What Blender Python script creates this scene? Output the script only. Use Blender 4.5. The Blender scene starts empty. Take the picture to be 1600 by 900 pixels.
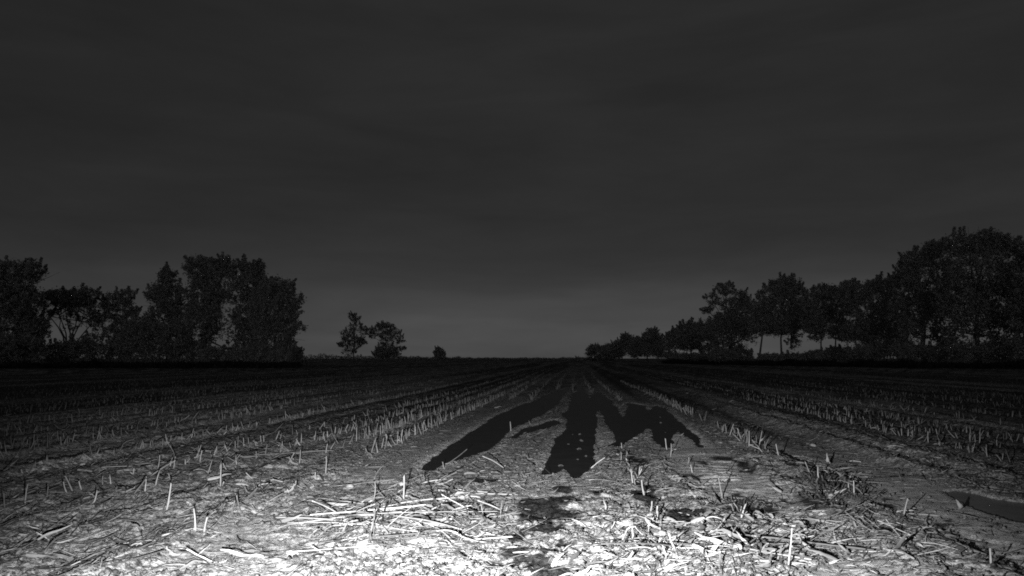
import bpy, math, random
import numpy as np

R = math.radians
rnd = random.Random(11)
NP = np.random.default_rng(7)
sc = bpy.context.scene
COL = sc.collection

# ------------------------------------------------------------------ camera
CAM_H = 1.4
F = 1155.0                                   # focal length in pixels of the 1600-wide photograph
TILT = math.atan(110.0 / F)
cam_d = bpy.data.cameras.new('camera')
cam = bpy.data.objects.new('camera', cam_d)
COL.objects.link(cam)
cam_d.sensor_width = 36.0
cam_d.lens = F * 36.0 / 1600.0
cam_d.clip_start = 0.05
cam_d.clip_end = 20000.0
cam.location = (0, 0, CAM_H)
cam.rotation_euler = (R(90) + TILT, 0, 0)
sc.camera = cam

# ------------------------------------------------------------------ sky (night, monochrome sensor)
MOON_EL, MOON_AZ = 20.0, 188.0                # low moon behind the camera
w = bpy.data.worlds.new('World')
sc.world = w
w.use_nodes = True
nt = w.node_tree
nt.nodes.clear()
n_out = nt.nodes.new('ShaderNodeOutputWorld')
n_bg = nt.nodes.new('ShaderNodeBackground')
n_sky = nt.nodes.new('ShaderNodeTexSky')
n_sky.sky_type = 'NISHITA'
n_sky.sun_disc = False
n_sky.sun_elevation = R(MOON_EL)
n_sky.sun_rotation = R(MOON_AZ)
n_sky.air_density = 1.0
n_sky.dust_density = 1.0
n_bw = nt.nodes.new('ShaderNodeRGBToBW')
nt.links.new(n_sky.outputs[0], n_bw.inputs[0])
# thin cloud banks: stretched noise
n_tc = nt.nodes.new('ShaderNodeTexCoord')
n_map = nt.nodes.new('ShaderNodeMapping')
n_map.inputs['Scale'].default_value = (2.2, 2.2, 11.0)
nt.links.new(n_tc.outputs['Generated'], n_map.inputs[0])
n_no = nt.nodes.new('ShaderNodeTexNoise')
n_no.inputs['Scale'].default_value = 1.6
n_no.inputs['Detail'].default_value = 6.0
n_no.inputs['Roughness'].default_value = 0.55
n_no.inputs['Distortion'].default_value = 0.4
nt.links.new(n_map.outputs[0], n_no.inputs['Vector'])
n_mr = nt.nodes.new('ShaderNodeMapRange')
n_mr.inputs['From Min'].default_value = 0.3
n_mr.inputs['From Max'].default_value = 0.7
n_mr.inputs['To Min'].default_value = 0.87
n_mr.inputs['To Max'].default_value = 1.13
nt.links.new(n_no.outputs['Fac'], n_mr.inputs['Value'])
# a layer of cloud that ends in a ragged edge just over the horizon, with paler clear air below it
n_sep = nt.nodes.new('ShaderNodeSeparateXYZ')
nt.links.new(n_tc.outputs['Generated'], n_sep.inputs[0])
n_big = nt.nodes.new('ShaderNodeTexNoise')
n_big.inputs['Scale'].default_value = 3.2
n_big.inputs['Detail'].default_value = 4.0
n_map2 = nt.nodes.new('ShaderNodeMapping')
n_map2.inputs['Scale'].default_value = (1.0, 1.0, 5.0)
nt.links.new(n_tc.outputs['Generated'], n_map2.inputs[0])
nt.links.new(n_map2.outputs[0], n_big.inputs['Vector'])
n_off = nt.nodes.new('ShaderNodeMath')
n_off.operation = 'MULTIPLY_ADD'
n_off.inputs[1].default_value = 0.075
n_off.inputs[2].default_value = -0.0375
nt.links.new(n_big.outputs['Fac'], n_off.inputs[0])
n_el = nt.nodes.new('ShaderNodeMath')
n_el.operation = 'ADD'
nt.links.new(n_sep.outputs['Z'], n_el.inputs[0])
nt.links.new(n_off.outputs[0], n_el.inputs[1])
n_x2 = nt.nodes.new('ShaderNodeMath')
n_x2.operation = 'MULTIPLY'
n_x2.inputs[1].default_value = 2.0
nt.links.new(n_el.outputs[0], n_x2.inputs[0])
n_ramp = nt.nodes.new('ShaderNodeValToRGB')
cr = n_ramp.color_ramp
STOPS = [(0.0, 1.6), (0.5, 1.35), (1.0, 1.14), (3.0, 0.76), (4.8, 0.66), (6.4, 0.51), (8.0, 0.47), (12.8, 0.50), (18.0, 0.60), (23.0, 0.75), (27.0, 0.88)]
while len(cr.elements) < len(STOPS):
    cr.elements.new(0.5)
for e_, (dg, v_) in zip(cr.elements, STOPS):
    e_.position = 2.0 * math.sin(R(dg))
    e_.color = (v_ / 2, v_ / 2, v_ / 2, 1)
nt.links.new(n_x2.outputs[0], n_ramp.inputs[0])
n_m0 = nt.nodes.new('ShaderNodeMath')
n_m0.operation = 'MULTIPLY'
nt.links.new(n_bw.outputs[0], n_m0.inputs[0])
nt.links.new(n_ramp.outputs[0], n_m0.inputs[1])
n_mul = nt.nodes.new('ShaderNodeMath')
n_mul.operation = 'MULTIPLY'
nt.links.new(n_m0.outputs[0], n_mul.inputs[0])
nt.links.new(n_mr.outputs[0], n_mul.inputs[1])
nt.links.new(n_mul.outputs[0], n_bg.inputs['Color'])
SKY_STRENGTH = 0.0222
n_bg.inputs['Strength'].default_value = SKY_STRENGTH
nt.links.new(n_bg.outputs[0], n_out.inputs[0])

# ------------------------------------------------------------------ moon (the one sun lamp)
sun_d = bpy.data.lights.new('moon', 'SUN')
sun_d.energy = 0.03
sun_d.angle = R(0.5)
sun_d.color = (1, 1, 1)
sun = bpy.data.objects.new('moon', sun_d)
COL.objects.link(sun)
sun.rotation_euler = (R(90 - MOON_EL), 0, R(180 - MOON_AZ))

# ------------------------------------------------------------------ the camera's own infrared lamp ("IR ON")
ir_d = bpy.data.lights.new('infrared_lamp', 'SPOT')
ir_d.energy = 18500.0
ir_d.spot_size = R(94)
ir_d.spot_blend = 1.0
ir_d.shadow_soft_size = 0.03
ir = bpy.data.objects.new('infrared_lamp', ir_d)
COL.objects.link(ir)
ir.location = (-0.40, 0.9, 1.0)
ir.rotation_euler = (R(90 - 26), 0, R(-3))

sc.view_settings.view_transform = 'Standard'
sc.view_settings.look = 'None'
sc.view_settings.exposure = 0.0
sc.view_settings.gamma = 1.0
sc.view_settings.use_curve_mapping = False
sc.render.engine = 'CYCLES'
sc.cycles.max_bounces = 5
sc.cycles.use_denoising = False
sc.cycles.filter_width = 1.8


# ------------------------------------------------------------------ places
def ray(px, py):
    u = (px - 800.0) / F
    v = (450.0 - py) / F
    c, s = math.cos(TILT), math.sin(TILT)
    return np.array([u, c - v * s, s + v * c])


def at(px, py, z=0.0):
    d = ray(px, py)
    k = (z - CAM_H) / d[2]
    return d[0] * k, d[1] * k


def at_dist(px, py, dist):
    """the point on that line of sight, dist metres in front of the camera"""
    d = ray(px, py)
    k = dist / d[1]
    return np.array([d[0] * k, dist, CAM_H + d[2] * k])


def to_px(x, y, z):
    c, s = math.cos(TILT), math.sin(TILT)
    dz = z - CAM_H
    f = y * c + dz * s
    up = -y * s + dz * c
    return 800 + F * x / f, 450 - F * up / f


AZ = math.atan((905 - 800) / F * math.cos(TILT))     # direction of the crop rows
SA, CA = math.sin(AZ), math.cos(AZ)


def st(x, y):
    return x * SA + y * CA, x * CA - y * SA           # along the rows, across the rows


def from_st(s, t):
    return s * SA + t * CA, s * CA - t * SA


# ------------------------------------------------------------------ noise
def vnoise(x, y, seed=0):
    xi = np.floor(x).astype(np.int64)
    yi = np.floor(y).astype(np.int64)
    xf = x - xi
    yf = y - yi
    u = xf * xf * xf * (xf * (xf * 6 - 15) + 10)
    v = yf * yf * yf * (yf * (yf * 6 - 15) + 10)

    def h(a, b):
        n = (a * 374761393 + b * 668265263 + seed * 974634541) & 0xFFFFFFFF
        n = ((n ^ (n >> 13)) * 1274126177) & 0xFFFFFFFF
        n = ((n ^ (n >> 16)) * 2246822519) & 0xFFFFFFFF
        return ((n ^ (n >> 15)) & 0xFFFF) / 65535.0
    a = h(xi, yi); b = h(xi + 1, yi); c = h(xi, yi + 1); d = h(xi + 1, yi + 1)
    return (a + (b - a) * u) * (1 - v) + (c + (d - c) * u) * v


def fbm(x, y, octv=4, seed=0, gain=0.5):
    t = np.zeros_like(x)
    amp, tot = 1.0, 0.0
    for i in range(octv):
        t += amp * vnoise(x * 2 ** i + 17.3 * i, y * 2 ** i - 9.1 * i, seed + i)
        tot += amp
        amp *= gain
    return t / tot


def sstep(a, b, x):
    t = np.clip((x - a) / (b - a), 0, 1)
    return t * t * (3 - 2 * t)


# ------------------------------------------------------------------ puddle outlines (shore points, on the flat field)
MAIN = [(905, 596), (895, 618), (889, 640), (877, 648), (890, 655), (886, 668), (878, 676), (866, 700), (851, 726),
        (853, 742), (866, 738), (884, 728), (898, 748), (916, 734), (928, 716), (930, 690), (932, 640), (937, 638),
        (945, 655), (958, 676), (963, 690), (950, 700), (966, 697), (988, 686), (1012, 667), (1018, 672), (1024, 688),
        (1042, 700), (1051, 688), (1054, 672), (1044, 664), (1062, 672), (1080, 686), (1092, 696), (1100, 700),
        (1090, 684), (1072, 668), (1052, 651), (1036, 638), (1024, 634), (1013, 645), (1006, 634), (982, 630),
        (978, 650), (972, 658), (966, 642), (952, 625), (938, 613), (930, 612), (922, 622), (914, 610)]
ARM = [(660, 733), (672, 738), (706, 722), (752, 706), (778, 688), (798, 672), (828, 656), (862, 640), (876, 624), (888, 606),
       (868, 612), (840, 624), (808, 636), (776, 650), (754, 664), (728, 682), (704, 700), (676, 716)]
SLIVER = [(796, 686), (824, 676), (856, 668), (872, 662), (868, 656), (844, 664), (814, 672)]
RIGHT = [(1484, 770), (1500, 782), (1522, 792), (1556, 804), (1600, 815), (1640, 824), (1640, 800), (1600, 786), (1560, 780),
         (1524, 772), (1500, 768)]
POOLS = [MAIN, ARM, SLIVER, RIGHT]
WATER_Z = -0.022
POOL_XY = [[at(px, py, WATER_Z) for px, py in P] for P in POOLS]


def poly_sd(x, y, poly):
    """signed distance in metres, negative inside"""
    px = np.array([p[0] for p in poly]); py = np.array([p[1] for p in poly])
    d2 = np.full(x.shape, 1e18)
    inside = np.zeros(x.shape, bool)
    n = len(poly)
    for i in range(n):
        ax, ay = px[i], py[i]
        bx, by = px[(i + 1) % n], py[(i + 1) % n]
        ex, ey = bx - ax, by - ay
        k = np.clip(((x - ax) * ex + (y - ay) * ey) / (ex * ex + ey * ey + 1e-12), 0, 1)
        d2 = np.minimum(d2, (x - ax - k * ex) ** 2 + (y - ay - k * ey) ** 2)
        c = ((ay > y) != (by > y))
        with np.errstate(divide='ignore', invalid='ignore'):
            xx = ax + (y - ay) * ex / (ey if abs(ey) > 1e-12 else 1e-12)
        inside ^= c & (x < xx)
    d = np.sqrt(d2)
    return np.where(inside, -d, d)


def pool_sd(x, y):
    best = np.full(x.shape, 50.0)
    which = np.full(x.shape, -1)
    for i, P in enumerate(POOL_XY):
        xs = [p[0] for p in P]; ys = [p[1] for p in P]
        m = (x > min(xs) - 2) & (x < max(xs) + 2) & (y > min(ys) - 2) & (y < max(ys) + 2)
        if m.any():
            d = poly_sd(x[m], y[m], P)
            b = best[m]
            wv = which[m]
            wv[d < b] = i
            which[m] = wv
            best[m] = np.minimum(b, d)
    best = best + (fbm(x * 2.8, y * 0.9, 4, 91, .6) - 0.5) * 0.20 - 0.05
    return best, which


# damp, dark splashes on the soil: (px, py, rx, ry)
DAMP = [(880, 764, 12, 4), (835, 795, 32, 14), (865, 802, 26, 8), (850, 815, 16, 6), (812, 866, 20, 12),
        (800, 880, 30, 9), (830, 872, 18, 8), (850, 890, 26, 7), (860, 862, 22, 4), (830, 838, 28, 6), (785, 868, 18, 5),
        (985, 716, 16, 6), (994, 722, 14, 5), (1010, 778, 14, 9), (1080, 744, 8, 4), (1100, 722, 6, 3),
        (1160, 729, 14, 5), (1128, 716, 10, 4), (775, 880, 20, 8), (830, 885, 34, 8), (800, 862, 30, 6), (880, 850, 22, 5), (850, 830, 30, 7), (800, 845, 20, 5), (875, 785, 20, 6),
        (755, 752, 20, 4), (1310, 760, 28, 26), (1290, 790, 30, 16), (725, 788, 26, 5), (930, 770, 12, 5),
        (1065, 805, 24, 10), (1165, 787, 30, 11), 
        (1400, 830, 30, 4), (1000, 758, 14, 6)]


def damp_mask(x, y):
    px, py = to_px(x, y, np.zeros_like(x))
    m = np.zeros_like(x)
    nz = fbm(x * 5.5, y * 3.2, 4, 33, 0.6)
    for cx, cy, rx, ry in DAMP:
        gx, gy = at(cx, cy)
        wx = rx * gy / F
        wy = ry * gy * gy / (F * CAM_H)
        r = np.sqrt(((x - gx) / wx) ** 2 + ((y - gy) / wy) ** 2)
        v = sstep(0.0, 0.16, (1.25 - r) * 0.42 + (nz - 0.49) * 1.5)
        m = np.maximum(m, v)
    return m


TRACKS = [(-2.35, 0.50, 0.035), (1.75, 0.48, 0.03), (3.55, 0.55, 0.05), (-7.6, .5, .05), (9.4, .5, .05)]   # wheel tracks: across, half width, depth


def terrain(x, y, want_all=False):
    s, t = st(x, y)
    d = np.sqrt(x * x + y * y)
    sd, which = pool_sd(x, y)
    wob = (fbm(s * 0.18, t * 0.18, 2, 5) - 0.5) * 0.5
    tw = t + wob
    smooth = np.zeros_like(x)
    z = np.zeros_like(x)
    for tc, hw, dep in TRACKS:
        q = np.abs(tw - tc) / hw
        inn = 1 - sstep(0.7, 1.15, q)
        rim = np.exp(-((q - 1.35) / 0.25) ** 2)
        z += -dep * 0.5 * inn + dep * 0.6 * rim
        smooth = np.maximum(smooth, inn * (0.35 + 0.65 * sstep(.42, .62, fbm(s * .22 + tc, t * .5, 3, 52))))
    # tread lugs pressed in one track
    q = np.abs(tw - 1.75) / 0.62
    lug = np.clip(np.sin((s + 0.30 * np.abs(tw - 1.75) + .45 * fbm(x * 2.2, y * 1.5, 3, 97)) * 2 * np.pi / 0.23) * 1.6, -1, 1) * (1 - sstep(.8, 1.1, q)) * sstep(.40, .62, fbm(s * .5, t * 1.2, 3, 8) + .08)
    z += 0.009 * lug * sstep(.46, .62, fbm(s * 2.2, t * 3.5, 3, 207)) * (2.2 * fbm(x * 2.1, y * 1.2, 3, 95))
    q3 = np.abs(tw - 3.55) / 0.6
    lug3 = np.clip(np.sin((s + 0.5 * (tw - 3.55) + .2 * fbm(x * 2, y * 1.5, 3, 197)) * 2 * np.pi / 0.26) * 1.6, -1, 1) * (1 - sstep(.7, 1.1, q3)) * sstep(.5, .65, fbm(s * .25 + 4, t * .6, 2, 18))
    z += 0.012 * lug3 * sstep(.46, .62, fbm(s * 2.2, t * 3.5, 3, 217)) * (2 * fbm(x * 2.1, y * 1.2, 3, 195))
    outside = sstep(2.7, 3.3, np.abs(t))
    z += 0.018 * np.cos(2 * np.pi * (t + 3.2) / 0.75) * outside * (1 - smooth)
    z += (fbm(x * 0.35, y * 0.2, 3, 2) - 0.5) * 0.07 * sstep(5, 25, d) * sstep(0.3, 5, sd)
    rough = (1 - 0.70 * smooth) * (0.62 + 0.9 * sstep(.35, .68, fbm(x * .8, y * .5, 3, 12)))
    cl = fbm(x * 4.2, y * 3.1, 4, 21, 0.55)
    z += (cl - 0.5) * 0.045 * rough
    fine = fbm(x * 17, y * 12, 3, 44, 0.6)
    z += (fine - 0.5) * 0.042 * rough
    clod = sstep(0.62, 0.8, vnoise(x * 9.3, y * 7.0, 61)) * sstep(.45, .7, fbm(x * 1.3, y * 1.1, 2, 71))
    z += 0.022 * clod * (1 - 0.6 * smooth)
    fade = 1 - 0.6 * sstep(40, 120, d)
    z *= fade
    # ground around and under the standing water
    calm = sstep(0.0, 1.4, sd)
    z = z * (0.16 + 0.84 * calm)
    land = np.maximum(z, WATER_Z + 0.006 + 0.016 * sstep(0, .5, sd))
    z = np.where(sd < 0.9, land, z)
    z = np.where(sd < 0, WATER_Z + 0.006 + np.minimum(0, sd * 0.35) + np.minimum(z, 0) * .2, z)
    z = np.where(sd < -0.05, np.maximum(z, WATER_Z - 0.08), z)
    if want_all:
        return z, sd, which, smooth
    return z


def ground_z(x, y):
    return float(terrain(np.array([x]), np.array([y]))[0])


# ------------------------------------------------------------------ materials (monochrome, as the infrared sensor sees them)
def new_mat(name):
    m = bpy.data.materials.new(name)
    m.use_nodes = True
    t = m.node_tree
    t.nodes.clear()
    out = t.nodes.new('ShaderNodeOutputMaterial')
    b = t.nodes.new('ShaderNodeBsdfPrincipled')
    t.links.new(b.outputs[0], out.inputs[0])
    b.inputs['Roughness'].default_value = 0.9
    b.inputs['Specular IOR Level'].default_value = 0.2
    return m, t, b


def math_node(t, op, a, b=None, clamp=False):
    n = t.nodes.new('ShaderNodeMath')
    n.operation = op
    n.use_clamp = clamp
    for i, v in enumerate((a, b)):
        if v is None:
            continue
        if isinstance(v, (int, float)):
            n.inputs[i].default_value = v
        else:
            t.links.new(v, n.inputs[i])
    return n.outputs[0]


def noise_node(t, scale, detail=4, rough=0.6, coord=None):
    n = t.nodes.new('ShaderNodeTexNoise')
    n.inputs['Scale'].default_value = scale
    n.inputs['Detail'].default_value = detail
    n.inputs['Roughness'].default_value = rough
    if coord is not None:
        t.links.new(coord, n.inputs['Vector'])
    return n.outputs['Fac']


def remap(t, v, a, b, c, d):
    n = t.nodes.new('ShaderNodeMapRange')
    n.inputs['From Min'].default_value = a
    n.inputs['From Max'].default_value = b
    n.inputs['To Min'].default_value = c
    n.inputs['To Max'].default_value = d
    t.links.new(v, n.inputs['Value'])
    return n.outputs[0]


def soil_material(name, strips, albedo=0.235):
    m, t, b = new_mat(name)
    tc = t.nodes.new('ShaderNodeTexCoord').outputs['Object']
    big = remap(t, noise_node(t, 0.9, 5, 0.6, tc), 0.3, 0.7, 0.72, 1.18)
    mid = remap(t, noise_node(t, 7.0, 6, 0.7, tc), 0.3, 0.72, 0.55, 1.30)
    fine = remap(t, noise_node(t, 60.0, 3, 0.7, tc), 0.3, 0.7, 0.70, 1.22)
    a = math_node(t, 'MULTIPLY', big, mid)
    a = math_node(t, 'MULTIPLY', a, fine)
    a = math_node(t, 'MULTIPLY', a, albedo)
    at_s = t.nodes.new('ShaderNodeAttribute'); at_s.attribute_name = 'smooth'
    a = math_node(t, 'MULTIPLY', a, remap(t, at_s.outputs['Fac'], 0, 1, 0.96, 0.96))
    # dark crumbs of rotted straw and wet earth, and pit shade painted into the colour, fewer where the wheels have smoothed the ground
    rough = remap(t, at_s.outputs['Fac'], 0, 1, 1.0, 0.35)
    for sc_, lo, hi, low in ((9.0, 0.50, 0.60, 0.42), (23.0, 0.51, 0.58, 0.30), (48.0, 0.53, 0.60, 0.36)):
        f = t.nodes.new('ShaderNodeMapRange')
        f.interpolation_type = 'SMOOTHSTEP'
        f.inputs['From Min'].default_value = lo
        f.inputs['From Max'].default_value = hi
        f.inputs['To Max'].default_value = 1 - low
        t.links.new(noise_node(t, sc_, 5, 0.62, tc), f.inputs['Value'])
        a = math_node(t, 'MULTIPLY', a, math_node(t, 'SUBTRACT', 1.0, math_node(t, 'MULTIPLY', f.outputs[0], rough)))
    if strips:
        at_r = t.nodes.new('ShaderNodeAttribute'); at_r.attribute_name = 'strip'
        a = math_node(t, 'MULTIPLY', a, remap(t, at_r.outputs['Fac'], 0, 1, 0.42, 2.2))
    at_d = t.nodes.new('ShaderNodeAttribute'); at_d.attribute_name = 'damp'
    keep = math_node(t, 'SUBTRACT', 1.0, math_node(t, 'MULTIPLY', at_d.outputs['Fac'], 0.90))
    a = math_node(t, 'MULTIPLY', a, keep)
    t.links.new(a, b.inputs['Base Color'])
    t.links.new(remap(t, at_d.outputs['Fac'], 0, 1, 0.92, 0.6), b.inputs['Roughness'])
    b.inputs['Specular IOR Level'].default_value = 0.12
    bm = t.nodes.new('ShaderNodeBump')
    bm.inputs['Strength'].default_value = 0.7
    bm.inputs['Distance'].default_value = 0.022
    hh = math_node(t, 'ADD', noise_node(t, 34.0, 6, 0.7, tc), math_node(t, 'MULTIPLY', noise_node(t, 9.0, 4, 0.6, tc), 1.2))
    t.links.new(hh, bm.inputs['Height'])
    t.links.new(bm.outputs[0], b.inputs['Normal'])
    return m


def straw_material(name, from_attr):
    m, t, b = new_mat(name)
    if from_attr:
        n = t.nodes.new('ShaderNodeAttribute'); n.attribute_name = 'tone'
        tone = n.outputs['Fac']
    else:
        n = t.nodes.new('ShaderNodeObjectInfo')
        bw = t.nodes.new('ShaderNodeRGBToBW')
        t.links.new(n.outputs['Color'], bw.inputs[0])
        tone = bw.outputs[0]
    tc = t.nodes.new('ShaderNodeTexCoord').outputs['Object']
    mp = t.nodes.new('ShaderNodeMapping')
    mp.inputs['Scale'].default_value = (60, 60, 9) if not from_attr else (30, 30, 30)
    t.links.new(tc, mp.inputs[0])
    v = remap(t, noise_node(t, 1.0, 5, 0.7, mp.outputs[0]), 0.3, 0.7, 0.62, 1.15)
    t.links.new(math_node(t, 'MULTIPLY', tone, v), b.inputs['Base Color'])
    b.inputs['Roughness'].default_value = 0.7
    bm = t.nodes.new('ShaderNodeBump')
    bm.inputs['Strength'].default_value = 0.3
    bm.inputs['Distance'].default_value = 0.004
    t.links.new(v, bm.inputs['Height'])
    t.links.new(bm.outputs[0], b.inputs['Normal'])
    return m


def plain_material(name, lo, hi, scale, rough=0.9):
    m, t, b = new_mat(name)
    tc = t.nodes.new('ShaderNodeTexCoord').outputs['Object']
    t.links.new(remap(t, noise_node(t, scale, 5, 0.65, tc), 0.3, 0.7, lo, hi), b.inputs['Base Color'])
    b.inputs['Roughness'].default_value = rough
    return m


def leaf_material(name, lo, hi):
    m, t, b = new_mat(name)
    tc = t.nodes.new('ShaderNodeTexCoord').outputs['Object']
    n1 = noise_node(t, 0.45, 3, 0.6, tc)
    g = t.nodes.new('ShaderNodeAttribute'); g.attribute_name = 'tone'
    v = math_node(t, 'MULTIPLY', remap(t, n1, 0.3, 0.7, lo, hi), g.outputs['Fac'])
    t.links.new(v, b.inputs['Base Color'])
    b.inputs['Roughness'].default_value = 0.75
    tl = t.nodes.new('ShaderNodeBsdfTranslucent')
    t.links.new(v, tl.inputs['Color'])
    mx = t.nodes.new('ShaderNodeMixShader')
    mx.inputs[0].default_value = 0.45
    t.links.new(b.outputs[0], mx.inputs[1])
    t.links.new(tl.outputs[0], mx.inputs[2])
    out = [n for n in t.nodes if n.type == 'OUTPUT_MATERIAL'][0]
    t.links.new(mx.outputs[0], out.inputs[0])
    return m


def water_material(name, lo, hi, spec):
    m, t, b = new_mat(name)
    tc = t.nodes.new('ShaderNodeTexCoord').outputs['Object']
    t.links.new(remap(t, noise_node(t, 3.0, 4, 0.6, tc), 0.3, 0.7, lo, hi), b.inputs['Base Color'])
    b.inputs['Roughness'].default_value = 0.32
    b.inputs['IOR'].default_value = 1.33
    b.inputs['Specular IOR Level'].default_value = spec
    bm = t.nodes.new('ShaderNodeBump')
    bm.inputs['Strength'].default_value = 0.12
    bm.inputs['Distance'].default_value = 0.01
    t.links.new(noise_node(t, 14.0, 3, 0.6, tc), bm.inputs['Height'])
    t.links.new(bm.outputs[0], b.inputs['Normal'])
    return m


M_SOIL = soil_material('field_soil', True)
M_CLOD = soil_material('crumbled_soil', False, 0.09)
M_STRAW = straw_material('dry_maize_straw', False)
M_CHAFF = straw_material('dry_maize_chaff', True)
M_BARK = plain_material('tree_bark', 0.09, 0.20, 3.0)
M_LEAF = leaf_material('tree_foliage', 0.37, 0.44)
M_WEED = leaf_material('dark_and_shade_weeds', 0.035, 0.06)  # margin strip: tree shade put into the colour; field tufts are dark themselves
M_WATER = water_material('dark_muddy_water', 0.012, 0.022, 0.10)
M_SILT = water_material('silty_water', 0.07, 0.10, 0.25)
M_STONE = plain_material('pale_stone', 0.08, 0.17, 20)


# ------------------------------------------------------------------ mesh helpers
def mesh_from(name, V, Fc, mat, smooth=True, attrs=None):
    me = bpy.data.meshes.new(name)
    V = np.asarray(V, dtype=np.float32)
    me.vertices.add(len(V))
    me.vertices.foreach_set('co', V.ravel())
    if isinstance(Fc, np.ndarray):
        k = Fc.shape[1]
        lt = np.full(len(Fc), k, dtype=np.int32)
        li = Fc.astype(np.int32).ravel()
    else:
        lt = np.array([len(f) for f in Fc], dtype=np.int32)
        li = np.array([i for f in Fc for i in f], dtype=np.int32)
    me.loops.add(len(li))
    me.loops.foreach_set('vertex_index', li)
    me.polygons.add(len(lt))
    me.polygons.foreach_set('loop_start', np.concatenate([[0], np.cumsum(lt)[:-1]]).astype(np.int32))
    me.polygons.foreach_set('loop_total', lt)
    me.polygons.foreach_set('use_smooth', np.full(len(lt), bool(smooth)))
    for an, av in (attrs or {}).items():
        a = me.attributes.new(an, 'FLOAT', 'POINT')
        a.data.foreach_set('value', np.asarray(av, dtype=np.float32))
    me.update()
    me.validate()
    me.materials.append(mat)
    return me


def link(name, data, parent=None, **props):
    o = bpy.data.objects.new(name, data)
    COL.objects.link(o)
    if parent is not None:
        o.parent = parent
    for k, v in props.items():
        o[k] = v
    return o


def tube_arrays(path, radii, sides, cap=True):
    """a bent tapered tube: vertices and faces"""
    path = np.asarray(path, float)
    n = len(path)
    V, Fc = [], []
    up = np.array([0.13, 0.27, 0.95])
    for i in range(n):
        d = path[min(i + 1, n - 1)] - path[max(i - 1, 0)]
        d = d / (np.linalg.norm(d) + 1e-9)
        a = np.cross(d, up)
        if np.linalg.norm(a) < 1e-3:
            a = np.cross(d, np.array([1.0, 0, 0]))
        a /= np.linalg.norm(a)
        b = np.cross(d, a)
        for k in range(sides):
            th = 2 * math.pi * k / sides
            V.append(path[i] + radii[i] * (math.cos(th) * a + math.sin(th) * b))
    for i in range(n - 1):
        for k in range(sides):
            k2 = (k + 1) % sides
            Fc.append((i * sides + k, i * sides + k2, (i + 1) * sides + k2, (i + 1) * sides + k))
    if cap:
        Fc.append(tuple(range(sides))[::-1])
        Fc.append(tuple((n - 1) * sides + k for k in range(sides)))
    return V, Fc


# ------------------------------------------------------------------ the field: one sheet to the horizon
def build_field():
    ys = [-60.0, -25.0, -8.0, 0.0, 1.8, 2.8]
    y = 3.4
    while y < 70:
        ys.append(y)
        y *= 1.0044
    while y < 12000:
        ys.append(y)
        y *= 1.06
    ys = np.array(ys)
    inner = np.linspace(-1, 1, 391)
    outer = np.array([1.08, 1.25, 1.6, 2.3, 3.5, 6.0, 12.0])
    u = np.concatenate([-outer[::-1], inner, outer])
    half = 0.86 * np.maximum(ys, 0) + 0.9
    half = np.maximum(half, 3.0)
    X = u[None, :] * half[:, None]
    Y = np.repeat(ys[:, None], len(u), 1)
    j = NP.uniform(-0.3, 0.3, X.shape) * half[:, None] * 0.0045
    X = X + np.where(np.abs(u)[None, :] <= 1, j, 0)
    x, y = X.ravel(), Y.ravel()
    z, sd, which, smooth = terrain(x, y, True)
    far = np.hypot(x, y) > 400
    z[far] = 0.0
    dm = np.where(y > 3, damp_mask(x, np.maximum(y, 1.0)), 0)
    s_, t_ = st(x, y)
    tq = t_ + 0.25 * (fbm(s_ * .06, t_ * .2, 2, 15) - .5)
    strip = 0.5 + 0.5 * np.cos(2 * np.pi * (tq + 3.2 + .375) / 0.75)
    wide = sstep(.45, .60, vnoise(tq * .85, s_ * .008, 25))
    litter = sstep(.40, .62, fbm(s_ * .35, t_ * 1.1, 3, 35))
    strip = np.clip(.25 + .45 * strip * (.4 + litter) + .42 * wide * (.35 + litter) - .3 * (1 - wide), 0, 1.3) * np.maximum(sstep(2.6, 3.4, np.abs(t_)), sstep(20, 32, s_)) * sstep(6, 16, np.hypot(x, y)) + .46 * (1 - np.maximum(sstep(2.6, 3.4, np.abs(t_)), sstep(20, 32, s_)) * sstep(6, 16, np.hypot(x, y)))
    strip = strip + .45 * sstep(.20, .06, sd) * sstep(-.10, .02, sd) * (which != 3)     # pale scum dried along the waterline
    nr, nc = X.shape
    idx = np.arange(nr * nc).reshape(nr, nc)
    Fq = np.stack([idx[:-1, :-1], idx[:-1, 1:], idx[1:, 1:], idx[1:, :-1]], -1).reshape(-1, 4)
    me = mesh_from('field_ground', np.stack([x, y, z], 1), Fq, M_SOIL, True, {'damp': dm, 'smooth': smooth, 'strip': strip})
    link('field_ground', me, kind='structure', label='harvested maize field of bare muddy soil with wheel tracks')
    # standing water: level sheets that fill the hollows
    labels = ['branching sheet of dark muddy water in the middle of the field',
              'long narrow arm of dark water in a rut beside the stubble',
              'thin sliver of dark water between two strips of soil',
              'smooth grey puddle in the wheel track by the field edge']
    for i, lb in enumerate(labels):
        ok = (sd < 0.10) & (which == i)
        fm = ok[Fq].all(1)
        fs = Fq[fm]
        if not len(fs):
            continue
        used, inv = np.unique(fs.ravel(), return_inverse=True)
        V = np.stack([x[used], y[used], np.full(len(used), WATER_Z)], 1)
        link('puddle_water', mesh_from('puddle_water', V, inv.reshape(-1, 4), M_SILT if i == 3 else M_WATER, True), kind='structure', label=lb)


build_field()


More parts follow.
